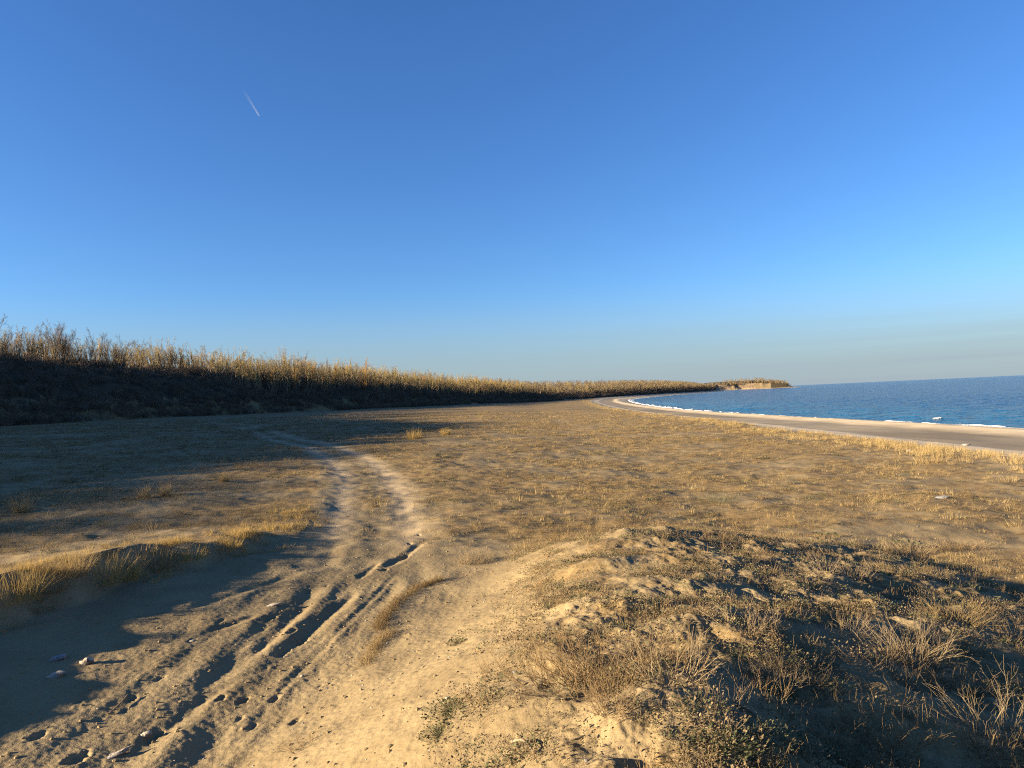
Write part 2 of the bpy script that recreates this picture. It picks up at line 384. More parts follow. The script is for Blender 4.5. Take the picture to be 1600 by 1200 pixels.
def submesh(name, zi, m_, attrs):
    fs = Q[(zone == zi) & keep]
    ids = np.unique(fs); remap = np.zeros(len(X), np.int64); remap[ids] = np.arange(len(ids))
    me = new_mesh(name, P3[ids], remap[fs], [m_])
    for k, v in attrs.items(): fattr(me, k, v[ids])
    me.normals_split_custom_set_from_vertices(NRM[ids].astype(np.float32).tolist())
    return tag(link(name, me), kind='structure')
submesh('ground', 0, M['ground'], {'cover': cov, 'wheel_pale': wheel_pale})
submesh('dirt_track', 1, M['track'], {'cover': cov, 'wheel_pale': wheel_pale})
submesh('beach', 2, M['beach'], {'band': band, 'wet': wet})
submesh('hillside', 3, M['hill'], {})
submesh('cliff', 4, M['cliff'], {})

# ------------------------------------------------------------------ the sea
m, n, p, out = mat('sea_water'); M['water'] = m
p.inputs['Roughness'].default_value = 0.3; p.inputs['IOR'].default_value = 1.08; p.inputs['Specular IOR Level'].default_value = 0.5
c = mixc(n, attr(n, 'shallow'), (.004,.044,.135), (.013,.088,.18))
c = mixc(n, rmp(n, noise(n, .03, 4, .6, None, (.3, 1, 1)), .45, .7, 0, .5), c, (.003,.033,.105))
c = mixc(n, attr(n, 'foam'), c, (.75,.75,.72)); n.links.new(c, p.inputs['Base Color'])
rg = mth(n, 'ADD', mth(n, 'MULTIPLY', attr(n, 'foam'), .7), .12); n.links.new(rg, p.inputs['Roughness'])
h = mth(n, 'ADD', noise(n, .22, 4, .55, None, (.7, 1, 1)), mth(n, 'MULTIPLY', noise(n, 1.6, 3, .5), .12))
bump(n, p, h, 1, 2.5)
wa = np.concatenate([np.arange(-2, 42, .12), np.arange(42, 172, 2.5)])*np.pi/180
wr = [34.0]
while wr[-1] < 45000: wr.append(wr[-1]*(1.006 if wr[-1] < 300 else 1.014 if wr[-1] < 3000 else 1.12))
wr = np.array(wr)
WA, WR = np.meshgrid(wa, wr); wx = (WR*np.sin(WA)).ravel(); wy = (WR*np.cos(WA)).ravel()
sel = wr < 4500
wd = np.full(wx.shape, -5000.0); near = WR.ravel() < 4500
wd[near], _ = sdist(wx[near], wy[near], WATER)
off = np.clip(-wd, 0, 400)
wz = (0.10*fbm(wx, wy, 7.0, 3, 301)+0.05*fbm(wx, wy*1.3, 2.3, 2, 305))*sstep(900, 150, WR.ravel())*sstep(0, 8, off)
swell = np.exp(-((off-13-3*pn(wx/40, wy/40, 311))/2.2)**2)*np.clip(.5+1.2*pn(wx/30, wy/30, 313), 0, 1)
wz = wz + .45*swell
na, nr_ = len(wa), len(wr)
i0 = (np.arange(nr_-1)[:, None]*na+np.arange(na-1)[None]).ravel()
WQ = np.stack([i0, i0+1, i0+na+1, i0+na], 1)[:, ::-1]
WQ = WQ[wd[WQ].mean(1) < 6]
ids = np.unique(WQ); rem = np.zeros(len(wx), np.int64); rem[ids] = np.arange(len(ids))
me = new_mesh('water', np.stack([wx, wy, wz], 1)[ids], rem[WQ], [M['water']])
fattr(me, 'shallow', (sstep(70, 4, off)*.9)[ids])
fattr(me, 'foam', np.clip(sstep(2.2, .5, off)*np.clip(.7+1.2*pn(wx/3, wy/3, 321), 0, 1), 0, 1)[ids])
tag(link('water', me), kind='structure')

# surf: lumpy strips of broken water along the waterline
m, n, p, out = mat('sea_foam'); M['foam'] = m
c = mixc(n, rmp(n, noise(n, 2.5, 4), .4, .7), (.62,.63,.62), (.42,.47,.50)); n.links.new(c, p.inputs['Base Color'])
bump(n, p, noise(n, 6, 4), 1, .1)
def along(L, smax):
    seg = np.hypot(*np.diff(L, axis=0).T); cum = np.concatenate([[0], np.cumsum(seg)])
    s = np.arange(0, min(smax, cum[-1]), 1.0)
    px = np.interp(s, cum, L[:, 0]); py = np.interp(s, cum, L[:, 1])
    tx = np.gradient(px); ty = np.gradient(py); l = np.hypot(tx, ty)
    return s, px, py, tx/l, ty/l
s, px, py, tx, ty = along(WATER, 2900)
k0 = (py > 30) & (py < 2250)
V = []; Fq = []
for off0, wid, amp, sd, thr in ((.7, .95, .16, 401, -.42), (2.9, .5, .10, 407, .0)):
    grow = 1+np.clip(py/300, 0, 4)
    nn = pn(s/11, s*0+sd, sd)+.5*pn(s/3.1, s*0, sd+1)
    on = np.clip((nn-thr)*1.8, 0, 1)*k0
    o1 = off0*1.0+1.6*pn(s/17, s*0, sd+2)
    K = 7
    base = len(V)
    for j in range(K):
        q = j/(K-1)
        lat = o1+wid*grow*(q-.5)*on+.25*pn(s/1.7, s*0+j*3.3, sd+3)
        zz = .02+amp*on*(np.sin(np.pi*q)**.8)*(1+.5*pn(s/1.3, s*0+j, sd+4))-(.06 if j in (0, K-1) else 0)-.25*(on <= 0)
        V.append(np.stack([px+ty*lat, py-tx*lat, zz], 1))
    ns = len(s)
    for j in range(K-1):
        ii = np.nonzero((on[:-1] > 0) & (on[1:] > 0))[0]
        a = (base+j)*ns
        Fq.append(np.stack([a+ii, a+ii+1, a+ns+ii+1, a+ns+ii], 1))
V = np.concatenate(V); Fq = np.concatenate(Fq)
ids = np.unique(Fq); rem = np.zeros(len(V), np.int64); rem[ids] = np.arange(len(ids))
tag(link('surf_foam', new_mesh('surf_foam', V[ids], rem[Fq], [M['foam']])), 'white broken surf running along the waterline of the beach', 'surf', kind='stuff')

# ------------------------------------------------------------------ blades, stems, trees as batches of tubes
def tubes(P, rad, sides=3):
    """P (n,k,3) centre lines, rad (n,k) radii -> verts, quads"""
    n_, k, _ = P.shape
    T = np.gradient(P, axis=1); T /= np.linalg.norm(T, axis=2)[..., None]+1e-9
    ref = np.where(np.abs(T[..., 2:3]) < .9, np.array([0, 0, 1.]), np.array([1., 0, 0]))
    U = np.cross(T, ref); U /= np.linalg.norm(U, axis=2)[..., None]+1e-9; W_ = np.cross(T, U)
    a = np.arange(sides)*2*np.pi/sides
    V = P[:, :, None]+rad[..., None, None]*(U[:, :, None]*np.cos(a)[None, None, :, None]+W_[:, :, None]*np.sin(a)[None, None, :, None])
    idx = np.arange(n_*k*sides).reshape(n_, k, sides)
    q = np.stack([idx[:, :-1], np.roll(idx, -1, 2)[:, :-1], np.roll(idx, -1, 2)[:, 1:], idx[:, 1:]], -1)
    return V.reshape(-1, 3), q.reshape(-1, 4)

def ribbons(P, wid, side):
    n_, k, _ = P.shape
    V = np.stack([P-side[:, None]*wid[..., None], P+side[:, None]*wid[..., None]], 2)
    idx = np.arange(n_*k*2).reshape(n_, k, 2)
    q = np.stack([idx[:, :-1, 0], idx[:, :-1, 1], idx[:, 1:, 1], idx[:, 1:, 0]], -1)
    return V.reshape(-1, 3), q.reshape(-1, 4)

def curve_lines(root, d0, L, k, bend, jit, g):
    """n bent lines: start root (n,3), direction d0 (n,3), length L (n,), bend towards +z (bend>0) or droop"""
    n_ = len(root); P = np.zeros((n_, k, 3)); P[:, 0] = root; d = d0/np.linalg.norm(d0, axis=1)[:, None]
    for i in range(1, k):
        d = d+np.array([0, 0, 1.])*(bend/(k-1))+g.normal(0, jit, (n_, 3)); d /= np.linalg.norm(d, axis=1)[:, None]
        P[:, i] = P[:, i-1]+d*(L/(k-1))[:, None]
    return P

def branch_off(P, r, per, lo, hi, spread, lenf, g, k, bend, jit, rf, upb=0.0):
    """per children on every line of P"""
    n_, kk, _ = P.shape
    pi = np.repeat(np.arange(n_), per); t = g.uniform(lo, hi, n_*per)*(kk-1)
    i = np.minimum(t.astype(int), kk-2); f = (t-i)[:, None]
    root = P[pi, i]*(1-f)+P[pi, i+1]*f
    d = P[pi, i+1]-P[pi, i]; d /= np.linalg.norm(d, axis=1)[:, None]+1e-9
    rv = g.normal(0, 1, (len(pi), 3)); rv -= d*(rv*d).sum(1)[:, None]; rv /= np.linalg.norm(rv, axis=1)[:, None]
    sp = g.uniform(spread*.6, spread*1.3, len(pi))[:, None]
    dd = d*np.cos(sp)+rv*np.sin(sp)+np.array([0, 0, upb])
    Lp = np.linalg.norm(np.diff(P, axis=1), axis=2).sum(1)[pi]
    L = Lp*lenf*g.uniform(.6, 1.25, len(pi))*(1.15-.6*t/(kk-1))
    C_ = curve_lines(root, dd, L, k, bend, jit, g)
    r0 = (r[pi, i]*(1-f[:, 0])+r[pi, i+1]*f[:, 0])*rf
    return C_, r0[:, None]*np.linspace(1, .45, k)[None]

def merge(parts):
    V = []; Fq = []; mi = []; b = 0
    for v, q, m_ in parts:
        V.append(v); Fq.append(q+b); mi.append(np.full(len(q), m_)); b += len(v)
    return np.concatenate(V), np.concatenate(Fq), np.concatenate(mi)

def bark(name, a, b):
    m, n, p, out = mat(name)
    oi = n.nodes.new('ShaderNodeObjectInfo')
    c = mixc(n, oi.outputs['Random'], a, b)
    c = mixc(n, rmp(n, noise(n, 2.3, 3), .4, .7, 0, .5), c, tuple(x*.6 for x in a)); n.links.new(c, p.inputs['Base Color'])
    return m
M['trunk'] = bark('grey_bark', (.30,.23,.13), (.20,.155,.10))
M['twig'] = bark('ochre_twigs', (.33,.25,.09), (.23,.175,.08))
M['dtrunk'] = bark('dark_bark', (.11,.09,.07), (.08,.065,.055))
M['dtwig'] = bark('dark_twigs', (.13,.10,.075), (.10,.08,.07))
M['gold'] = bark('golden_twigs', (.42,.24,.06), (.38,.22,.07))
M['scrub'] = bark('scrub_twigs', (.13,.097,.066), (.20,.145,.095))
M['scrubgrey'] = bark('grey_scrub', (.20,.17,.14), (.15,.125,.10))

def tree_mesh(seed, H, stems=1, spread=.5, per1=13, per2=4, per3=3, thick=1.0, lo=.28, len1=.33):
    g = np.random.default_rng(seed)
    root = np.zeros((stems, 3)); root[:, :2] = g.normal(0, .18*(stems > 1), (stems, 2))
    d0 = np.stack([g.normal(0, .13, stems), g.normal(0, .13, stems), np.ones(stems)], 1)
    Ls = H*g.uniform(.8, 1.0, stems); Ls[0] = H
    T = curve_lines(root-np.array([0, 0, .35]), d0, Ls+.35, 8, .15, .09, g)
    rt = (.011*H*thick)*np.linspace(1, .18, 8)[None].repeat(stems, 0)*g.uniform(.75, 1, (stems, 1))
    B, rb = branch_off(T, rt, per1, lo, .98, spread, len1, g, 5, .55, .12, .55)
    B2, rb2 = branch_off(B, rb, per2, .25, 1.0, .6, .5, g, 4, .45, .14, .6)
    B3, rb3 = branch_off(B2, rb2, per3, .2, 1.0, .6, .55, g, 3, .3, .16, .6)
    tv, tq = tubes(T, rt, 5)
    mn = .010*thick
    cv, cq, _ = merge([(*tubes(B, np.maximum(rb, mn), 3), 0), (*tubes(B2, np.maximum(rb2, mn), 3), 0), (*tubes(B3, np.maximum(rb3, mn*.8), 3), 0)])
    return (tv, tq), (cv, cq)

def tree_protos(kind, specs, mt, mc):
    out = []
    for i, sp in enumerate(specs):
        (tv, tq), (cv, cq) = tree_mesh(**sp)
        out.append((new_mesh(kind+'_trunk', tv, tq, [mt]), new_mesh(kind+'_crown', cv, cq, [mc])))
    return out
slim = tree_protos('slim_tree', [dict(seed=100+i, H=h_, stems=st, spread=.42, per1=int(pp*.7), per2=3, per3=2, thick=1.5, len1=.27, lo=.36) for i, (h_, st, pp) in enumerate(
        [(7.4,1,14),(6.8,2,10),(8.0,1,15),(6.2,3,8),(7.2,2,10),(7.8,1,16),(6.5,3,8),(8.3,2,11)])], M['trunk'], M['twig'])
darkt = tree_protos('dark_tree', [dict(seed=150+i, H=h_, stems=2, spread=.5, per1=11) for i, h_ in enumerate([7.0, 6.4, 7.6])], M['dtrunk'], M['dtwig'])
goldt = tree_protos('golden_tree', [dict(seed=170+i, H=h_, stems=3, spread=.3, per1=16, per2=5, lo=.1, len1=.25) for i, h_ in enumerate([8.0, 6.8])], M['trunk'], M['gold'])
spreadt = tree_protos('spreading_tree', [dict(seed=180+i, H=9.5, stems=1, spread=.85, per1=10, per2=6, per3=5, thick=1.7, lo=.35, len1=.55) for i in range(2)], M['dtrunk'], M['dtwig'])

def joined(name, pair):
    """trunk and crown of a tree as one mesh, for the trees that stand too far back to be picked apart"""
    vs_, qs, mi = [], [], []; b = 0
    for k_, me in enumerate(pair):
        v = np.zeros(len(me.vertices)*3, np.float32); me.vertices.foreach_get('co', v); q = np.zeros(len(me.loops), np.int32); me.loops.foreach_get('vertex_index', q)
        vs_.append(v.reshape(-1, 3)); qs.append(q.reshape(-1, 4)+b); mi.append(np.full(len(qs[-1]), k_)); b += len(vs_[-1])
    return new_mesh(name, np.concatenate(vs_), np.concatenate(qs), [pair[0].materials[0], pair[1].materials[0]], midx=np.concatenate(mi))

def scatter(name, pts, rot, scl, pick, protos):
    """one object whose points carry instances of the given meshes"""
    col = bpy.data.collections.new(name+'_kinds')
    for i, me in enumerate(protos):
        col.objects.link(bpy.data.objects.new('%s_kind_%02d' % (name, i), me))
    me = bpy.data.meshes.new(name); me.vertices.add(len(pts)); me.vertices.foreach_set('co', np.ascontiguousarray(pts, np.float32).ravel())
    a = me.attributes.new('turn', 'FLOAT_VECTOR', 'POINT'); a.data.foreach_set('vector', np.ascontiguousarray(rot, np.float32).ravel())
    scl = np.asarray(scl); scl = scl[:, None].repeat(3, 1) if scl.ndim == 1 else scl
    a = me.attributes.new('size', 'FLOAT_VECTOR', 'POINT'); a.data.foreach_set('vector', np.ascontiguousarray(scl, np.float32).ravel())
    a = me.attributes.new('pick', 'INT', 'POINT'); a.data.foreach_set('value', np.ascontiguousarray(pick, np.int32))
    o = link(name, me)
    ng = bpy.data.node_groups.new(name+'_scatter', 'GeometryNodeTree')
    ng.interface.new_socket('Geometry', in_out='INPUT', socket_type='NodeSocketGeometry'); ng.interface.new_socket('Geometry', in_out='OUTPUT', socket_type='NodeSocketGeometry')
    N = ng.nodes; gi = N.new('NodeGroupInput'); go = N.new('NodeGroupOutput'); ip = N.new('GeometryNodeInstanceOnPoints'); ci = N.new('GeometryNodeCollectionInfo')
    ci.inputs['Collection'].default_value = col; ci.inputs['Separate Children'].default_value = True; ci.inputs['Reset Children'].default_value = True
    def na_(nm, ty):
        x_ = N.new('GeometryNodeInputNamedAttribute'); x_.data_type = ty; x_.inputs['Name'].default_value = nm; return x_.outputs['Attribute']
    er = N.new('FunctionNodeEulerToRotation')
    ng.links.new(gi.outputs[0], ip.inputs['Points']); ng.links.new(ci.outputs[0], ip.inputs['Instance'])
    ip.inputs['Pick Instance'].default_value = True
    ng.links.new(na_('pick', 'INT'), ip.inputs['Instance Index']); ng.links.new(na_('turn', 'FLOAT_VECTOR'), er.inputs[0])
    ng.links.new(er.outputs[0], ip.inputs['Rotation']); ng.links.new(na_('size', 'FLOAT_VECTOR'), ip.inputs['Scale'])
    ng.links.new(ip.outputs[0], go.inputs[0])
    md = o.modifiers.new('scatter', 'NODES'); md.node_group = ng
    return o

def project(x, y, z):
    P = np.stack([x, y, np.asarray(z)-EYE], -1) @ CR
    return 800+F*P[..., 0]/-P[..., 2], 600-F*P[..., 1]/-P[..., 2], -P[..., 2]

# ------------------------------------------------------------------ the wood on the bank
s, fx, fy, tx, ty = along(FOOT, 4000)
def spots_on_bank(ymin, ymax, n_, dlo, dhi, power=1.0):
    ok = np.nonzero((fy > ymin) & (fy < ymax))[0]
    i = rng.choice(ok, n_); d = dlo+(dhi-dlo)*rng.random(n_)**power
    return fx[i]-ty[i]*d+rng.normal(0, .4, n_), fy[i]+tx[i]*d+rng.normal(0, .4, n_), d
xa, ya, da = spots_on_bank(-170, 60, 2400, 24, 75, 1.0)
xb, yb, db = spots_on_bank(60, 200, 1150, 25, 56, 1.15)
xc, yc, dc = spots_on_bank(200, 520, 3600, 10, 70, 1.15)
tx_, ty_ = np.concatenate([xa, xb, xc]), np.concatenate([ya, yb, yc])
tz_ = height(tx_, ty_)
hvar = (1+.28*fbm(tx_, ty_, 16, 2, 401))*(.22+.78*sstep(50, 105, ty_))  # unseen trees left of frame kept short to sharpen the wood's shadow edge
tu, tv_, td = project(tx_, ty_, tz_+4)
inv = (td > 0) & (tu > -15) & (tu < 830)
dd_ = np.concatenate([da, db, dc])
front = np.where(inv, td+1.3*dd_, 1e9)
order = np.argsort(front)
solo = order[:292]
mask = np.ones(len(tx_), bool); mask[solo] = False

def tree(name, pair, loc, rz, sclv, label, group):
    r_ = bpy.data.objects.new(name, None); C.objects.link(r_); r_.location = loc; r_.rotation_euler = (0, 0, rz); r_.scale = sclv
    r_.empty_display_size = .3
    tag(r_, label, 'tree', group)
    link('trunk', pair[0], r_); link('crown', pair[1], r_)
    return r_
for k_, i in enumerate(solo):
    u_ = tu[i]
    q = rng.random()
    pair = slim[rng.integers(len(slim))]; name, lab = 'bare_tree', 'slender bare tree with ochre twigs in the wood along the bank'
    grp = 'slender bare trees of the wood on the bank'
    if q < (.5 if u_ < 200 else .14):  # more dark trees towards the left, standing in for backlit ones
        pair = darkt[rng.integers(len(darkt))]; lab = 'dark leafless tree with grey twigs among ochre trees on the bank'; grp = 'dark leafless trees of the wood on the bank'
    sv = rng.uniform(.60, 1.12)*hvar[i]; tree(name, pair, (tx_[i], ty_[i], tz_[i]), rng.uniform(0, 6.28), (sv, sv, sv*rng.uniform(.9, 1.08)), lab, grp)
def special(name, pair, u, yy, hgt, base_h, label):
    # stand on the plateau where the line of sight to column u crosses depth yy
    for yy in np.arange(yy, yy+90, 1.0):
        x_ = (u-800)/F*yy
        if sdist(np.array([x_]), np.array([yy]), FOOT)[0][0] > 27: break
    z_ = float(height(np.array([x_]), np.array([yy]))[0])
    f_ = hgt/base_h
    return tree(name, pair, (x_, yy, z_), random.uniform(0, 6), (f_, f_, f_), label, None)
special('bare_tree', spreadt[0], 82, 122, 9.2, 9.5, 'large dark tree with spreading bare crown standing above the wood')
special('bare_tree', spreadt[1], -2, 112, 9.6, 9.5, 'tall dark bare tree cut by the left edge of the picture')
special('bare_tree', goldt[0], 107, 124, 7.4, 8.0, 'golden narrow tree just right of the large spreading tree')
special('bare_tree', goldt[1], 30, 118, 6.6, 6.8, 'small golden tree left of the large spreading tree')

# the rest of the wood, far too many to count, and the wood of the far bay
jt = [joined('wood_tree', p_) for p_ in slim+darkt+goldt]
xd, yd, dd2 = spots_on_bank(520, 2240, 5600, 14, 90, 1.3); kk = xd < 838; xd, yd = xd[kk], yd[kk]
fat = tree_protos('far_tree', [dict(seed=190+i, H=7.5, stems=2, spread=.5, per1=9, per2=4, per3=2, thick=2.6) for i in range(4)], M['trunk'], M['dtwig'])
fat2 = tree_protos('far_tree', [dict(seed=195+i, H=7.0, stems=2, spread=.5, per1=9, per2=4, per3=2, thick=2.2) for i in range(3)], M['trunk'], M['twig'])
nj = len(jt); jt += [joined('far_tree', p_) for p_ in fat+fat2]
px_, py_ = np.concatenate([tx_[mask], xd]), np.concatenate([ty_[mask], yd]); pz_ = np.concatenate([tz_[mask], height(xd, yd)])
nm, nd = int(mask.sum()), len(xd)
wts = np.array([1.]*8+[.5]*3+[.25]*2); wts /= wts.sum()
pk = np.concatenate([rng.choice(13, nm, p=wts), nj+rng.integers(0, 7, nd)])
sz = np.concatenate([rng.uniform(.55, 1.12, nm)*hvar[mask], rng.uniform(.55, 1.15, nd)])
rot = np.zeros((nm+nd, 3)); rot[:, 2] = rng.uniform(0, 6.28, nm+nd); rot[:, :2] = rng.normal(0, .04, (nm+nd, 2))
tag(scatter('woodland', np.stack([px_, py_, pz_], 1), rot, sz, pk, jt), 'bare winter wood covering the plateau behind the beach', 'wood', kind='stuff')

# scrub on the face of the bank
def shrub_mesh(seed, m_, n0=16, H=1.0, spread=.9, per=4, thick=.012, per2=3):
    g = np.random.default_rng(seed)
    a = g.uniform(0, 6.28, n0); el = g.uniform(.2, 1.0, n0)*spread
    d0 = np.stack([np.cos(a)*np.sin(el), np.sin(a)*np.sin(el), np.cos(el)], 1)
    T = curve_lines(np.stack([np.cos(a)*.12, np.sin(a)*.12, a*0-.05], 1), d0, H*g.uniform(.6, 1, n0), 5, .3, .12, g)
    rt = thick*np.linspace(1, .4, 5)[None].repeat(n0, 0)
    B, rb = branch_off(T, rt, per, .2, 1, .55, .5, g, 3, .3, .15, .75)
    B2, rb2 = branch_off(B, rb, per2, .2, 1, .6, .55, g, 3, .2, .15, .75)
    v, q, _ = merge([(*tubes(T, rt), 0), (*tubes(B, rb), 0), (*tubes(B2, rb2), 0)])
    return new_mesh('shrub', v, q, [m_])
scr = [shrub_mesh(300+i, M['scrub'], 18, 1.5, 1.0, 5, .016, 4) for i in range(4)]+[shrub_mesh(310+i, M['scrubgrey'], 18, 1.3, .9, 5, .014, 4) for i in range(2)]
xs, ys, ds = spots_on_bank(-20, 560, 7500, .5, 34, .9); zs = height(xs, ys)
xe, ye, de = spots_on_bank(40, 560, 2600, -2.5, 5); xs, ys, zs = np.r_[xs, xe], np.r_[ys, ye], np.r_[zs, height(xe, ye)]
x2, y2, d2 = spots_on_bank(560, 2150, 5200, 1, 30, 1.0); z2 = height(x2, y2); hx = (x2 > 618) & (x2 < 800) & (d2 < 8) & (y2 > 2050) & (rng.random(len(x2)) < .85); x2, y2, z2 = x2[~hx], y2[~hx], z2[~hx]
n1_, n2_ = len(xs), len(x2)
rot = np.zeros((n1_+n2_, 3)); rot[:, 2] = rng.uniform(0, 6.28, n1_+n2_)
sz = np.concatenate([rng.uniform(.5, 1.7, n1_), rng.uniform(1.2, 2.6, n2_)])
pk = np.where(rng.random(n1_+n2_) < .85, rng.integers(0, 4, n1_+n2_), rng.integers(4, 6, n1_+n2_))
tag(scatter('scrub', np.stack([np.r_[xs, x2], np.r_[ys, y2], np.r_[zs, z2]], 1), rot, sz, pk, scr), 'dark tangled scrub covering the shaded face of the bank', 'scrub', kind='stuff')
for u in np.linspace(15, 470, 26):
    u = u+random.uniform(-8, 8)
    best = None
    for yy in np.arange(95, 260, 1.5):
        x_ = (u-800)/F*yy
        d_, _ = sdist(np.array([x_]), np.array([yy]), FOOT)
        if d_[0] > random.uniform(0, 5): best = (x_, yy); break
    if best is None: continue
    z_ = float(height(np.array([best[0]]), np.array([best[1]]))[0]); f_ = random.uniform(1.0, 1.9)
    o = link('foot_shrub', scr[random.choice([0, 1, 4, 5, 4, 5])]); o.location = (best[0], best[1], z_); o.rotation_euler = (0, 0, random.uniform(0, 6)); o.scale = (f_*1.2, f_*1.2, f_)
    tag(o, 'bare greyish shrub at the foot of the shaded bank', 'shrub', 'bare shrubs along the foot of the bank')

# ------------------------------------------------------------------ grasses and low plants
def dry(name, a, b, cc, trans=.25):
    m, n, p, out = mat(name)
    oi = n.nodes.new('ShaderNodeObjectInfo')
    c = mixc(n, attr(n, 'tint'), a, b); c = mixc(n, rmp(n, oi.outputs['Random'], .2, 1, 0, .7), c, cc)
    n.links.new(c, p.inputs['Base Color'])
    t = n.nodes.new('ShaderNodeBsdfTranslucent'); n.links.new(c, t.inputs['Color']); mx_ = n.nodes.new('ShaderNodeMixShader'); mx_.inputs[0].default_value = trans
    n.links.new(p.outputs[0], mx_.inputs[1]); n.links.new(t.outputs[0], mx_.inputs[2]); n.links.new(mx_.outputs[0], out.inputs['Surface'])
    return m
M['straw'] = dry('straw_blades', (.34,.245,.11), (.23,.16,.07), (.30,.225,.12))
M['yellow'] = dry('yellow_blades', (.44,.30,.09), (.32,.21,.065), (.38,.27,.10))
M['brown'] = dry('brown_stems', (.25,.17,.085), (.16,.108,.055), (.32,.23,.125), .15)
M['pale'] = dry('bleached_stems', (.36,.275,.16), (.22,.165,.095), (.30,.225,.13), .15)
M['leaf'] = dry('grey_green_leaves', (.11,.115,.055), (.07,.08,.036), (.16,.14,.07), .2)
M['leafdry'] = dry('withered_leaves', (.18,.13,.07), (.10,.075,.04), (.24,.18,.10), .15)

def tinted(name, V, q, m_, per, g):
    me = new_mesh(name, V, q, [m_]); nb = len(V)//per
    fattr(me, 'tint', np.repeat(g.random(nb), per)); return me
def tuft_mesh(name, seed, m_, n_=60, rad=.1, H=.22, lean=.5, wid=.0022, k=4, droop=-.35, ell=(1, 1), jit=.08):
    g = np.random.default_rng(seed)
    a = g.uniform(0, 6.28, n_); q = rad*np.sqrt(g.random(n_))
    root = np.stack([np.cos(a)*q*ell[0], np.sin(a)*q*ell[1], -.02+0*a], 1)
    b = a+g.normal(0, .7, n_); el = lean*g.random(n_)**.7*(.4+.6*q/rad)
    d0 = np.stack([np.cos(b)*np.sin(el), np.sin(b)*np.sin(el), np.cos(el)], 1)
    P = curve_lines(root, d0, H*g.uniform(.45, 1.1, n_), k, droop, jit, g)
    wd_ = wid*np.linspace(1, .15, k)[None]*g.uniform(.7, 1.3, (n_, 1))
    c = g.uniform(0, 6.28, n_); side = np.stack([np.cos(c), np.sin(c), 0*c], 1)
    V, qd = ribbons(P, wd_, side); return tinted(name, V, qd, m_, k*2, g)
def twig_mesh(name, seed, m_, n0=40, L=.4, base=.12, lean=1.2, per=4, per2=2, th=.0022, bend=.45, ell=(1, 1), minlean=.1):
    g = np.random.default_rng(seed)
    a = g.uniform(0, 6.28, n0); q = base*np.sqrt(g.random(n0)); el = minlean+(lean-minlean)*g.random(n0)
    root = np.stack([np.cos(a)*q*ell[0], np.sin(a)*q*ell[1], -.015+0*a], 1)
    d0 = np.stack([np.cos(a)*np.sin(el)*ell[0], np.sin(a)*np.sin(el)*ell[1], np.cos(el)], 1)
    T = curve_lines(root, d0, L*g.uniform(.45, 1.1, n0), 6, bend, .19, g); rt = th*np.linspace(1, .45, 6)[None].repeat(n0, 0)
    parts = [(*tubes(T, rt), 0)]; tn = [np.repeat(g.random(n0), 18)]
    if per:
        B, rb = branch_off(T, rt, per, .15, 1, .6, .42, g, 4, .35, .15, .75); parts.append((*tubes(B, rb), 0)); tn.append(np.repeat(g.random(len(B)), 12))
        if per2:
            B2, rb2 = branch_off(B, rb, per2, .15, 1, .65, .5, g, 3, .2, .18, .8); parts.append((*tubes(B2, rb2), 0)); tn.append(np.repeat(g.random(len(B2)), 9))
    v, qd, _ = merge(parts); me = new_mesh(name, v, qd, [m_]); fattr(me, 'tint', np.concatenate(tn)); return me
def leaf_mesh(name, seed, m_, n_=40, rad=.09, size=.011, H=.035):
    g = np.random.default_rng(seed)
    a = g.uniform(0, 6.28, n_); q = rad*np.sqrt(g.random(n_))
    c = np.stack([np.cos(a)*q, np.sin(a)*q, H*g.random(n_)*(1.2-q/rad)], 1)
    d = np.stack([np.cos(a+g.normal(0, 1, n_)), np.sin(a+g.normal(0, 1, n_)), g.uniform(.0, .9, n_)], 1); d /= np.linalg.norm(d, axis=1)[:, None]
    s_ = size*g.uniform(.6, 1.4, n_)
    P = np.stack([c, c+d*(s_*.9)[:, None], c+d*(s_*1.8)[:, None]+np.array([0, 0, -.15])*s_[:, None]], 1)
    sd = np.cross(d, g.normal(0, 1, (n_, 3))*.35+np.array([0, 0, 1.])); sd /= np.linalg.norm(sd, axis=1)[:, None]
    V, qd = ribbons(P, s_[:, None]*np.array([.25, .55, .1])[None], sd)
    if name == 'leafy_plant':                # creeping stems that tie the leaves to the root
        e = np.stack([c*0+np.array([0, 0, -.004]), c*np.array([.55, .55, .05]), c], 1)
        V2, q2 = ribbons(e, np.full((n_, 3), .0006), np.stack([-np.sin(a), np.cos(a), 0*a], 1)); V, qd = np.r_[V, V2], np.r_[qd, q2+len(V)]
    return tinted(name, V, qd, m_, 6, g)

def norm_rot(x, y, n_):
    r_ = np.zeros((n_, 3)); r_[:, 2] = rng.uniform(0, 6.28, n_); r_[:, :2] = rng.normal(0, .12, (n_, 2)); return r_
def sample(rlo, rhi, n_, dens, al=-41, ah=41, pw=0.0):
    """random ground points kept with probability dens(x,y,info)"""
    u_ = rng.random(n_)
    r_ = (rlo**(2-pw)+(rhi**(2-pw)-rlo**(2-pw))*u_)**(1/(2-pw)); a = np.radians(rng.uniform(al, ah, n_))
    x, y = r_*np.sin(a), r_*np.cos(a); z, inf = height(x, y, True)
    k_ = rng.random(n_) < dens(x, y, inf); return x[k_], y[k_], np.asarray(z)[k_]
def is_bare(x, y, i):
    b = sstep(2.9, 2.2, np.abs(i['dT']+.3))*sstep(17, 13, y)
    b = np.maximum(b, sstep(-.3, .1, -i['dB'])*sstep(13.5, 12, y)*sstep(0.0, -0.9, x))
    wl_ = np.exp(-((np.abs(i['dT'])-.85)/.5)**2)*sstep(75, 45, y)
    return np.clip(np.maximum(b, wl_*1.2), 0, 1)

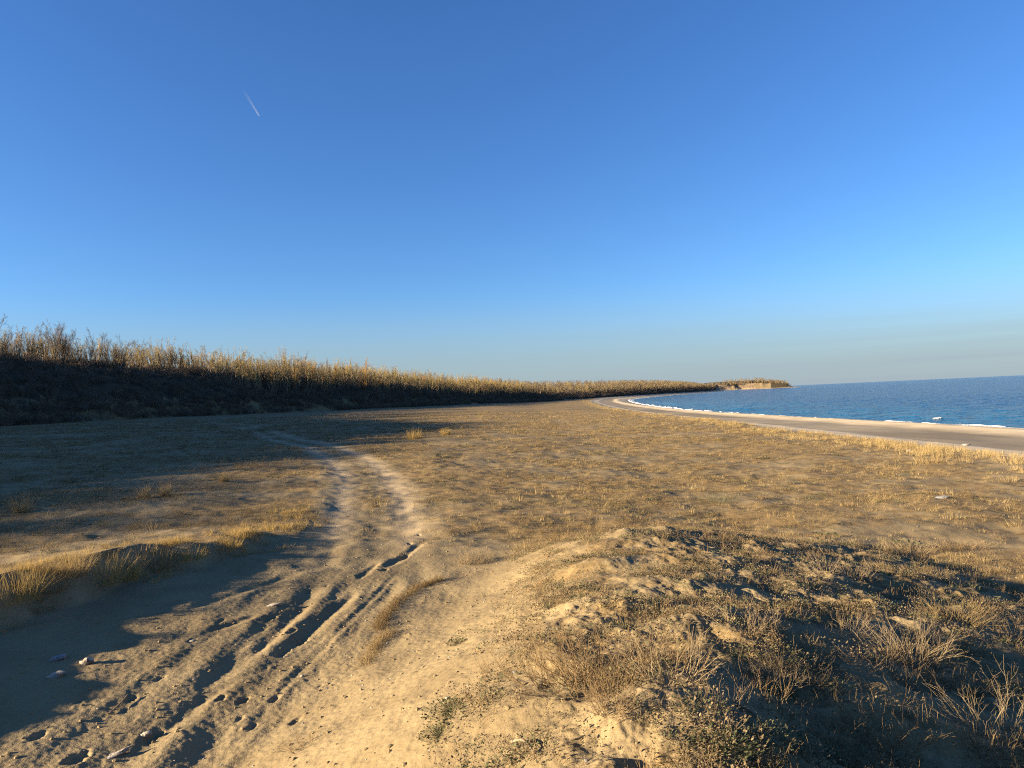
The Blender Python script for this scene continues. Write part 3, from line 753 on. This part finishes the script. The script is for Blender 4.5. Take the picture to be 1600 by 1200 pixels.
# mound: creeping leaves, withered litter, thin stems
def d_mound(x, y, i): return (i['mound'] > .25)*sstep(-.65, .25, x+.35*fbm(x, y, .8, 2, 501))*np.clip(.40+1.3*fbm(x, y, .7, 2, 503), .05, 1)
lp = [leaf_mesh('creeping_plant', 600+i, M['leaf'], 60, .11, .008, .04) for i in range(4)]+[leaf_mesh('litter', 610+i, M['leafdry'], 60, .15, .007, .025) for i in range(4)]
lp += [twig_mesh('stem_litter', 620+i, M['brown'], 9, .13, .07, 1.45, 2, 0, .0013, .2) for i in range(4)]+[tuft_mesh('dry_tuft', 630+i, M['straw'], 22, .05, .09, .9, .0016, 3) for i in range(3)]
x, y, z = sample(2.3, 15, 30000, d_mound, pw=.75)
nn_ = len(x); pk = rng.choice(15, nn_, p=np.array([.055]*4+[.115]*4+[.07]*4+[.04/3]*3))
o = scatter('ground_cover', np.stack([x, y, z+.004], 1), norm_rot(x, y, nn_), rng.uniform(.5, 1.35, nn_), pk, lp)
tag(o, 'low withered plants and small grey green leaves creeping over the sandy mound', 'ground cover', kind='stuff')

# plain: short dead plants
def d_plain(x, y, i): return (i['mound'] < .3)*(i['dG'] > 0.5)*(i['dF'] < 1)*(1-is_bare(x, y, i))*np.clip(.5+.75*fbm(x, y, 5.5, 3, 201)+.5*fbm(x*.6, y, 1.3, 2, 205), .05, 1)
M['stubble'] = dry('stubble_stems', (.19,.13,.06), (.12,.08,.037), (.25,.18,.09), .1)
M['hay'] = dry('hay_blades', (.37,.27,.115), (.25,.18,.08), (.32,.24,.12))
pp = [twig_mesh('plain_stubble', 640+i, M['stubble'], 26, .15, .16, 1.3, 2, 0, .0022, .3) for i in range(4)]+[tuft_mesh('plain_grass', 650+i, M['hay'], 40, .16, .14, .9, .003, 3) for i in range(3)]+[leaf_mesh('plain_leaves', 660+i, M['leaf'], 60, .2, .02, .06) for i in range(1)]
x, y, z = sample(8, 150, 92000, d_plain, pw=1.1)
nn_ = len(x); pk = rng.choice(8, nn_, p=np.array([.14]*4+[.13]*3+[.05])); rr_ = np.hypot(x, y)
o = scatter('plain_vegetation', np.stack([x, y, z], 1), norm_rot(x, y, nn_), rng.uniform(.4, 1.1, nn_)*(1+1.1*(rng.random(nn_) < .05))*(.75+.5*sstep(15, 80, rr_)), pk, pp)
tag(o, 'short brown dead plants covering the sandy plain', 'dry vegetation', kind='stuff')

# taller dune grass along the edge of the beach
def d_edge(x, y, i): return np.exp(-((i['dG']-1.8)/1.8)**2)*np.clip(.35+1.0*fbm(x, y, 6, 2, 511), 0.06, .8)*.5
ep = [tuft_mesh('dune_grass', 670+i, M['hay'], 40, .24, .36, .7, .005, 4, -.4) for i in range(4)]
x, y, z = sample(26, 420, 260000, d_edge, 0, 41, pw=1.3)
nn_ = len(x); o = scatter('dune_grass', np.stack([x, y, z], 1), norm_rot(x, y, nn_), rng.uniform(.35, .95, nn_), rng.integers(0, 4, nn_), ep)
tag(o, 'tufts of pale dune grass along the top edge of the beach', 'dune grass', kind='stuff')
# fringe of grass on the bank by the track
def d_bank(x, y, i): return np.exp(-((i['dB']-.35)/.55)**2)*sstep(20, 14, y)*sstep(5, 7, y)*np.clip(.4+1.5*fbm(x, y, 1.0, 2, 521), .04, 1)
bp = [tuft_mesh('fringe_grass', 680+i, M['yellow'] if i < 2 else M['straw'], 45, .12, .26, .8, .0026, 4, -.5) for i in range(4)]
x, y, z = sample(7, 22, 17000, d_bank, -43, -8)
nn_ = len(x); o = scatter('bank_grass', np.stack([x, y, z], 1), norm_rot(x, y, nn_), rng.uniform(.25, .8, nn_), rng.integers(0, 4, nn_), bp)
tag(o, 'fringe of dry yellow grass along the bank beside the track', 'dry grass', kind='stuff')

# ---- single plants one can point to
def plant(name, me, u, v, label, cat, scale=1.0, rz=0.0, tilt=None):
    q = ground_at(u, v)
    o = link(name, me); o.location = q; o.rotation_euler = (tilt[0] if tilt else 0, tilt[1] if tilt else 0, rz)
    o.scale = (scale,)*3 if isinstance(scale, (int, float)) else scale
    return tag(o, label, cat)
B_ = 'bush'; G_ = 'grass tuft'
plant('dry_bush', twig_mesh('dry_bush', 700, M['brown'], 190, .34, .42, 1.15, 4, 2, .0022, .5, (1.25, .75)), 945, 1062, 'largest twiggy brown bush, sprawling in the middle of the sandy mound', B_)
plant('dry_bush', twig_mesh('dry_bush', 701, M['pale'], 34, .34, .13, 1.35, 3, 1, .0026, .55, (1.2, .8), .5), 1050, 1062, 'pale branching stems leaning out of the right side of the largest bush', B_)
plant('dry_bush', twig_mesh('dry_bush', 702, M['pale'], 190, .24, .25, 1.2, 4, 2, .0016, .5), 742, 878, 'rounded grey brown bush on the mound beside the track', B_)
def strip_mesh(seed, m_, pts, n_, wid, H):
    g = np.random.default_rng(seed); W = [ground_at(*q) for q in pts]; o0 = W[0]
    t = g.random(n_)*(len(W)-1); i = np.minimum(t.astype(int), len(W)-2); f = (t-i)[:, None]
    Wn = np.array([tuple(q-o0) for q in W]); c = Wn[i]*(1-f)+Wn[i+1]*f
    c[:, :2] += g.normal(0, wid, (n_, 2))
    c[:, 2] = height(c[:, 0]+o0.x, c[:, 1]+o0.y)-o0.z-.01
    a = g.uniform(0, 6.28, n_); el = .9*g.random(n_); d0 = np.stack([np.cos(a)*np.sin(el), np.sin(a)*np.sin(el), np.cos(el)], 1)
    P = curve_lines(c, d0, H*g.uniform(.4, 1.1, n_), 4, -.3, .16, g); rt = .0019*np.linspace(1, .4, 4)[None].repeat(n_, 0)
    v, q = tubes(P, rt); me = new_mesh('grass_strip', v, q, [m_]); fattr(me, 'tint', np.repeat(g.random(n_), 12)); return me, o0
for sd, pts, n_, lab in ((710, [(690,906),(655,918),(622,940),(600,965),(590,985)], 800, 'long narrow strip of short grass on the sunlit sand slope above the ruts'),
                        (711, [(612,988),(592,1003),(580,1022),(570,1042)], 420, 'short strip of withered grass below the long grass strip on the sand slope')):
    me, o0 = strip_mesh(sd, M['stubble'], pts, int(n_*1.8), .05, .12); o = link('grass_strip', me); o.location = o0; tag(o, lab, 'grass strip', kind='stuff')
plant('dry_bush', twig_mesh('dry_bush', 712, M['brown'], 60, .2, .1, 1.0, 3, 1, .0017, .4), 958, 1110, 'small dark tuft with short stems just below the largest bush', B_)
tall = [('dry_bush', 1258, 822, 150, .55, .40, M['straw'], 'tall straw coloured bush on the far brow of the mound', (1.5,.8)),
        ('dry_bush', 1425, 862, 120, .42, .28, M['pale'], 'pale dry bush on the brow of the mound, nearest the plain', (1.3,.8)),
        ('dry_bush', 1500, 858, 150, .32, .32, M['brown'], 'low brown bush on the brow, right of the pale dry bush', (1.4,.8)),
        ('dry_bush', 1290, 898, 14, .5, .06, M['pale'], 'few long bare forked stems standing behind the hollow in the mound', (1,1)),
        ('dry_bush', 1338, 905, 46, .42, .12, M['pale'], 'fan of pale stems beside the long bare forked stems', (1.3,1)),
        ('dry_bush', 1490, 975, 80, .42, .18, M['straw'], 'dense straw coloured bush with curved stems on the shaded slope', (1.2,.9)),
        ('dry_bush', 1425, 1035, 60, .5, .12, M['pale'], 'wide flat fan of bleached stems in the middle of the shaded slope', (1.3,.8)),
        ('dry_bush', 1570, 1150, 36, .55, .14, M['pale'], 'sparse bush of long bleached stems in the bottom right corner', (1.3,.9)),
        ('dry_bush', 1205, 1070, 70, .22, .14, M['pale'], 'small fuzzy tan bush right of the largest bush', (1,1)),
        ('dry_bush', 1345, 1165, 110, .24, .22, M['brown'], 'low brown bush at the bottom of the shaded slope', (1.4,.8)),
        ('dry_bush', 1165, 985, 24, .36, .10, M['pale'], 'thin upright bleached stems up the slope from the largest bush', (1.2,1)),
        ('dry_bush', 1440, 905, 60, .28, .18, M['straw'], 'small straw bush just below the brow bushes', (1.2,1)),
        ('dry_bush', 1330, 990, 30, .26, .10, M['pale'], 'small bleached bush between the hollow and the wide fan of stems', (1,1)),
        ('dry_bush', 1120, 840, 60, .22, .20, M['straw'], 'small dry bush at the left end of the mound brow', (1.3,1)),
        ('dry_bush', 1590, 1000, 60, .35, .2, M['brown'], 'dark bush cut by the right edge of the picture', (1,1)),
        ('dry_bush', 690, 830, 60, .22, .25, M['brown'], 'low dark bush where the mound meets the track', (1.4,.8)),
        ('dry_bush', 480, 1165, 40, .14, .12, M['brown'], 'low sprig at the bottom of the sunlit sand slope', (1.5,.7)),
        ('dry_bush', 860, 905, 60, .16, .16, M['pale'], 'small tan bush behind the largest bush', (1.3,1))]
for i, (nm, u, v, n0, L, bs, m_, lab, el) in enumerate(tall):
    plant(nm, twig_mesh('dry_bush', 720+i, m_, int(n0*1.15), L*.8, bs*1.15, 1.3, 3, 2, .0018, .3, el, .25), u, v, lab, B_)
leafy = [(705,1112,.20,'patch of small grey green leaves beside the bottom end of the sand slope'),(690,1150,.15,'small leafy patch below the grey green leaf patch'),
         (715,1005,.11,'tiny leafy plant at the top of the sand slope'),(1175,1150,.22,'low leafy plant beside the pale broken sticks'),(1230,1165,.2,'leafy plant right of the pale broken sticks'),
         (1130,1165,.18,'leafy plant left of the pale broken sticks'),(1590,930,.3,'green leafy patch at the right edge on the shaded slope'),(1215,1085,.12,'small leafy plant under the fuzzy tan bush')]
for i, (u, v, rad, lab) in enumerate(leafy):
    plant('leafy_plant', leaf_mesh('leafy_plant', 760+i, M['leaf'], int(1500*rad+60), rad, .008, .06), u, v, lab, 'plant')
clumps = [(22,938,.55,.30,M['yellow'],'yellow grass clump on the bank at the left edge of the picture'),(75,925,.42,.22,M['straw'],'thin straw clump between the two yellow clumps on the bank'),
          (160,912,.55,.26,M['yellow'],'wide yellow grass clump on the bank with blades fanned out'),(198,905,.44,.16,M['yellow'],'upright yellow clump touching the fanned clump on the bank'),
          (246,890,.42,.20,M['straw'],'straw grass clump on the bank, nearest the bend of the track'),(118,898,.5,.18,M['straw'],'tall thin grass clump standing behind the fanned clump'),
          (300,872,.24,.25,M['yellow'],'low yellow grass clump at the far end of the bank'),(355,855,.20,.25,M['yellow'],'last small grass clump where the bank runs out'),
          (648,686,.85,.40,M['yellow'],'bright yellow grass tussock alone on the plain, larger of two'),(696,679,.6,.3,M['yellow'],'small bright yellow tussock right of the larger tussock on the plain'),
          (34,800,.55,.2,M['straw'],'tall thin grass stems in the shade of the wood on the left'),(225,778,.45,.15,M['straw'],'upright dry stems at the edge of the shade, left of their neighbour'),
          (258,775,.5,.12,M['straw'],'upright dry stems at the edge of the shade, right of their neighbour'),(350,752,.4,.12,M['straw'],'single wisp of dry stems beside the track, near the edge of the shade'),
          (1580,722,.5,.6,M['straw'],'tall dune grass tussock at the beach edge by the right of the picture'),(1455,722,.4,.6,M['straw'],'yellowish dune grass tussock set back from the beach edge'),
          (1120,782,.25,.6,M['leaf'],'flat greenish yellow tuft in the middle of the plain'),(868,652,.35,1.0,M['pale'],'row of pale dry stems far out on the plain')]
for i, (u, v, H, rad, m_, lab) in enumerate(clumps):
    dist = ground_at(u, v).length
    plant('grass_clump', tuft_mesh('grass_clump', 780+i, m_, 260 if H > .15 else 80, rad, H, .75, .0022*max(1, dist/16), 5, -.45), u, v, lab, G_)

# ------------------------------------------------------------------ stones, sticks, grit
def stone_material(name, a, b):
    m, n, p, out = mat(name)
    tcn = n.nodes.new('ShaderNodeTexCoord')
    t = n.nodes.new('ShaderNodeTexNoise'); t.inputs['Scale'].default_value = 9; t.inputs['Detail'].default_value = 5; n.links.new(tcn.outputs['Object'], t.inputs[0])
    c = mixc(n, rmp(n, t.outputs['Fac'], .35, .65), a, b); n.links.new(c, p.inputs['Base Color'])
    bump(n, p, noise(n, 90, 4), .7, .01); return m
M['stone'] = stone_material('pale_limestone', (.36,.32,.26), (.22,.19,.15))
M['stonegrey'] = stone_material('grey_stone', (.26,.25,.24), (.17,.165,.16))
M['mottled'] = stone_material('mottled_stone', (.42,.36,.28), (.06,.055,.05))
M['wood'] = stone_material('bleached_wood', (.26,.20,.13), (.17,.125,.08))
import bmesh
def rock_mesh(seed, sx, sy, sz_, m_, rough=.25, sub=3):
    bm = bmesh.new(); bmesh.ops.create_icosphere(bm, subdivisions=sub, radius=1)
    V = np.array([v.co[:] for v in bm.verts])
    d = 1+rough*fbm(V[:, 0]*1+seed*3.1+V[:, 2]*.7, V[:, 1]+V[:, 2]*.6, .9, 3, seed)
    for v, k_ in zip(bm.verts, d): v.co = (v.co.x*sx*k_, v.co.y*sy*k_, v.co.z*sz_*k_)
    me = bpy.data.meshes.new('stone'); bm.to_mesh(me); bm.free(); me.materials.append(m_)
    me.polygons.foreach_set('use_smooth', np.full(len(me.polygons), False)); return me
def stone(u, v, sx, sy, sz_, m_, lab, rz=0, seed=1, lift=.0, rough=.25):
    q = ground_at(u, v); o = link('stone', rock_mesh(seed, sx, sy, sz_, m_, rough)); o.location = (q.x, q.y, q.z+lift+sz_*.35); o.rotation_euler = (.1, -.15, rz); tag(o, lab, 'stone'); return o
stone(91, 1030, .088, .06, .030, M['stonegrey'], 'flat grey stone in the shade of the bank beside the track', .2, 3)
stone(88, 1056, .085, .055, .028, M['stone'], 'half buried stone just below the flat grey stone', .5, 5)
stone(135, 1037, .062, .05, .042, M['mottled'], 'knobbly black and cream stone right of the flat grey stone', 0, 8, .0, .5)
stone(428, 946, .11, .035, .022, M['stone'], 'long pale stone lying between the ruts of the track', .25, 12)
stone(228, 1149, .045, .03, .022, M['stone'], 'pale rounded stone beside a dark hollow at the bottom of the track', .3, 14)
stone(182, 1180, .10, .035, .018, M['stone'], 'low ragged pale stone at the bottom edge of the track', .75, 17, 0, .5)
stone(472, 1057, .02, .015, .012, M['stone'], 'tiny white pebble on the smooth sunlit sand', 0, 19)
stone(300, 1003, .05, .03, .016, M['stone'], 'small tan stone on the sandy rim, up the track from the knobbly stone', .4, 23)
stone(1508, 696, .34, .16, .07, M['stone'], 'long white lump lying on the dark sand of the beach', .1, 29)
stone(1420, 705, .15, .12, .06, M['stone'], 'small white lump on the beach behind the dune grass', .1, 30)
stone(1355, 686, .16, .12, .06, M['stone'], 'white lump on the beach, farthest one from the right edge', .4, 31)
stone(1470, 778, .22, .12, .03, M['stonegrey'], 'flat grey slab lying on the brown plain near the mound', .1, 33)
stone(1497, 905, .02, .018, .014, M['stone'], 'tiny white pebble among the bushes of the shaded slope', 0, 35)
def stick(pts, rad, lab, zs=None):
    W = [ground_at(*q) for q in pts]; o0 = W[0].copy()
    P = np.array([[tuple(q-o0) for q in W]]); P[0, :, 2] += np.array(zs if zs else [rad*.7]*len(W))
    P2 = smooth_line(P[0], 4)[None]; rt = rad*(1+.2*np.sin(np.arange(P2.shape[1])*1.9))[None]*np.linspace(1, .6, P2.shape[1])[None]
    V, q = tubes(P2, rt, 6); o = link('dry_stick', new_mesh('dry_stick', V, q, [M['wood']])); o.location = o0; tag(o, lab, 'stick')
stick([(1150,1102),(1180,1118),(1208,1148)], .010, 'pale broken stick pointing down the slope between leafy plants')
stick([(1142,1110),(1165,1125),(1178,1140)], .007, 'thinner broken stick lying beside the pale broken stick')
stick([(800,1168),(818,1170),(835,1180)], .009, 'short curved root lying at the bottom of the mound', [.03,.045,.01])
stick([(862,1160),(890,1158),(912,1150)], .005, 'thin straight stick lying below the dark tuft near the bottom')
stick([(170,1117),(185,1105),(200,1090)], .008, 'dark little stick on the sandy edge of the track', [.01,.02,.03])
x, y, z = sample(3, 22, 5200, lambda x, y, i: .25+.5*is_bare(x, y, i), pw=.8)
pm = [rock_mesh(900+i, .012, .010, .006, M['stone'] if i < 2 else M['stonegrey'], .3, 1) for i in range(4)]+[rock_mesh(910+i, .018, .014, .010, M['track'], .4, 2) for i in range(3)]
o = scatter('grit', np.stack([x, y, z+.002], 1), norm_rot(x, y, len(x)), rng.uniform(.3, 1.3, len(x)), rng.choice(7, len(x), p=[.06]*4+[.76/3]*3), pm)
tag(o, 'scattered grit and crumbs of sand along the track', 'grit', kind='stuff')

# one breaking whitecap out beyond the surf
d = ray(1466, 655); t_ = -EYE/d[2]; wp = Vector((d[0]*t_, d[1]*t_, 0))
me = rock_mesh(41, .5, .2, .10, M['foam'], 1.1); o = link('whitecap', me); o.location = (wp.x, wp.y, .15); tag(o, 'single white breaking wave crest out beyond the surf', 'wave')

# vapour trail
m, n, p, out = mat('vapour'); p.inputs['Base Color'].default_value = (.9, .9, .9, 1)
tr = n.nodes.new('ShaderNodeBsdfTransparent'); ms = n.nodes.new('ShaderNodeMixShader'); n.links.new(attr(n, 'dense'), ms.inputs[0])
n.links.new(tr.outputs[0], ms.inputs[1]); n.links.new(p.outputs[0], ms.inputs[2]); n.links.new(ms.outputs[0], out.inputs['Surface'])
a = ray(405, 181)*24000; b = ray(378, 137)*21500
k_ = 24; P = (a[None]*(1-np.linspace(0, 1, k_))[:, None]+b[None]*np.linspace(0, 1, k_)[:, None])[None]; P[..., 2] += EYE
rt = (np.linspace(17, 28, k_)*np.r_[.3, np.ones(k_-1)])[None]
V, q = tubes(P-P[:, :1], rt, 8); me = new_mesh('vapour_trail', V, q, [m]); fattr(me, 'dense', np.repeat(.26*(1-np.linspace(0, 1, k_))**1.2, 8))
o = link('vapour_trail', me); o.location = P[0, 0]; tag(o, 'short white vapour trail of an aircraft in the clear sky', 'vapour trail')
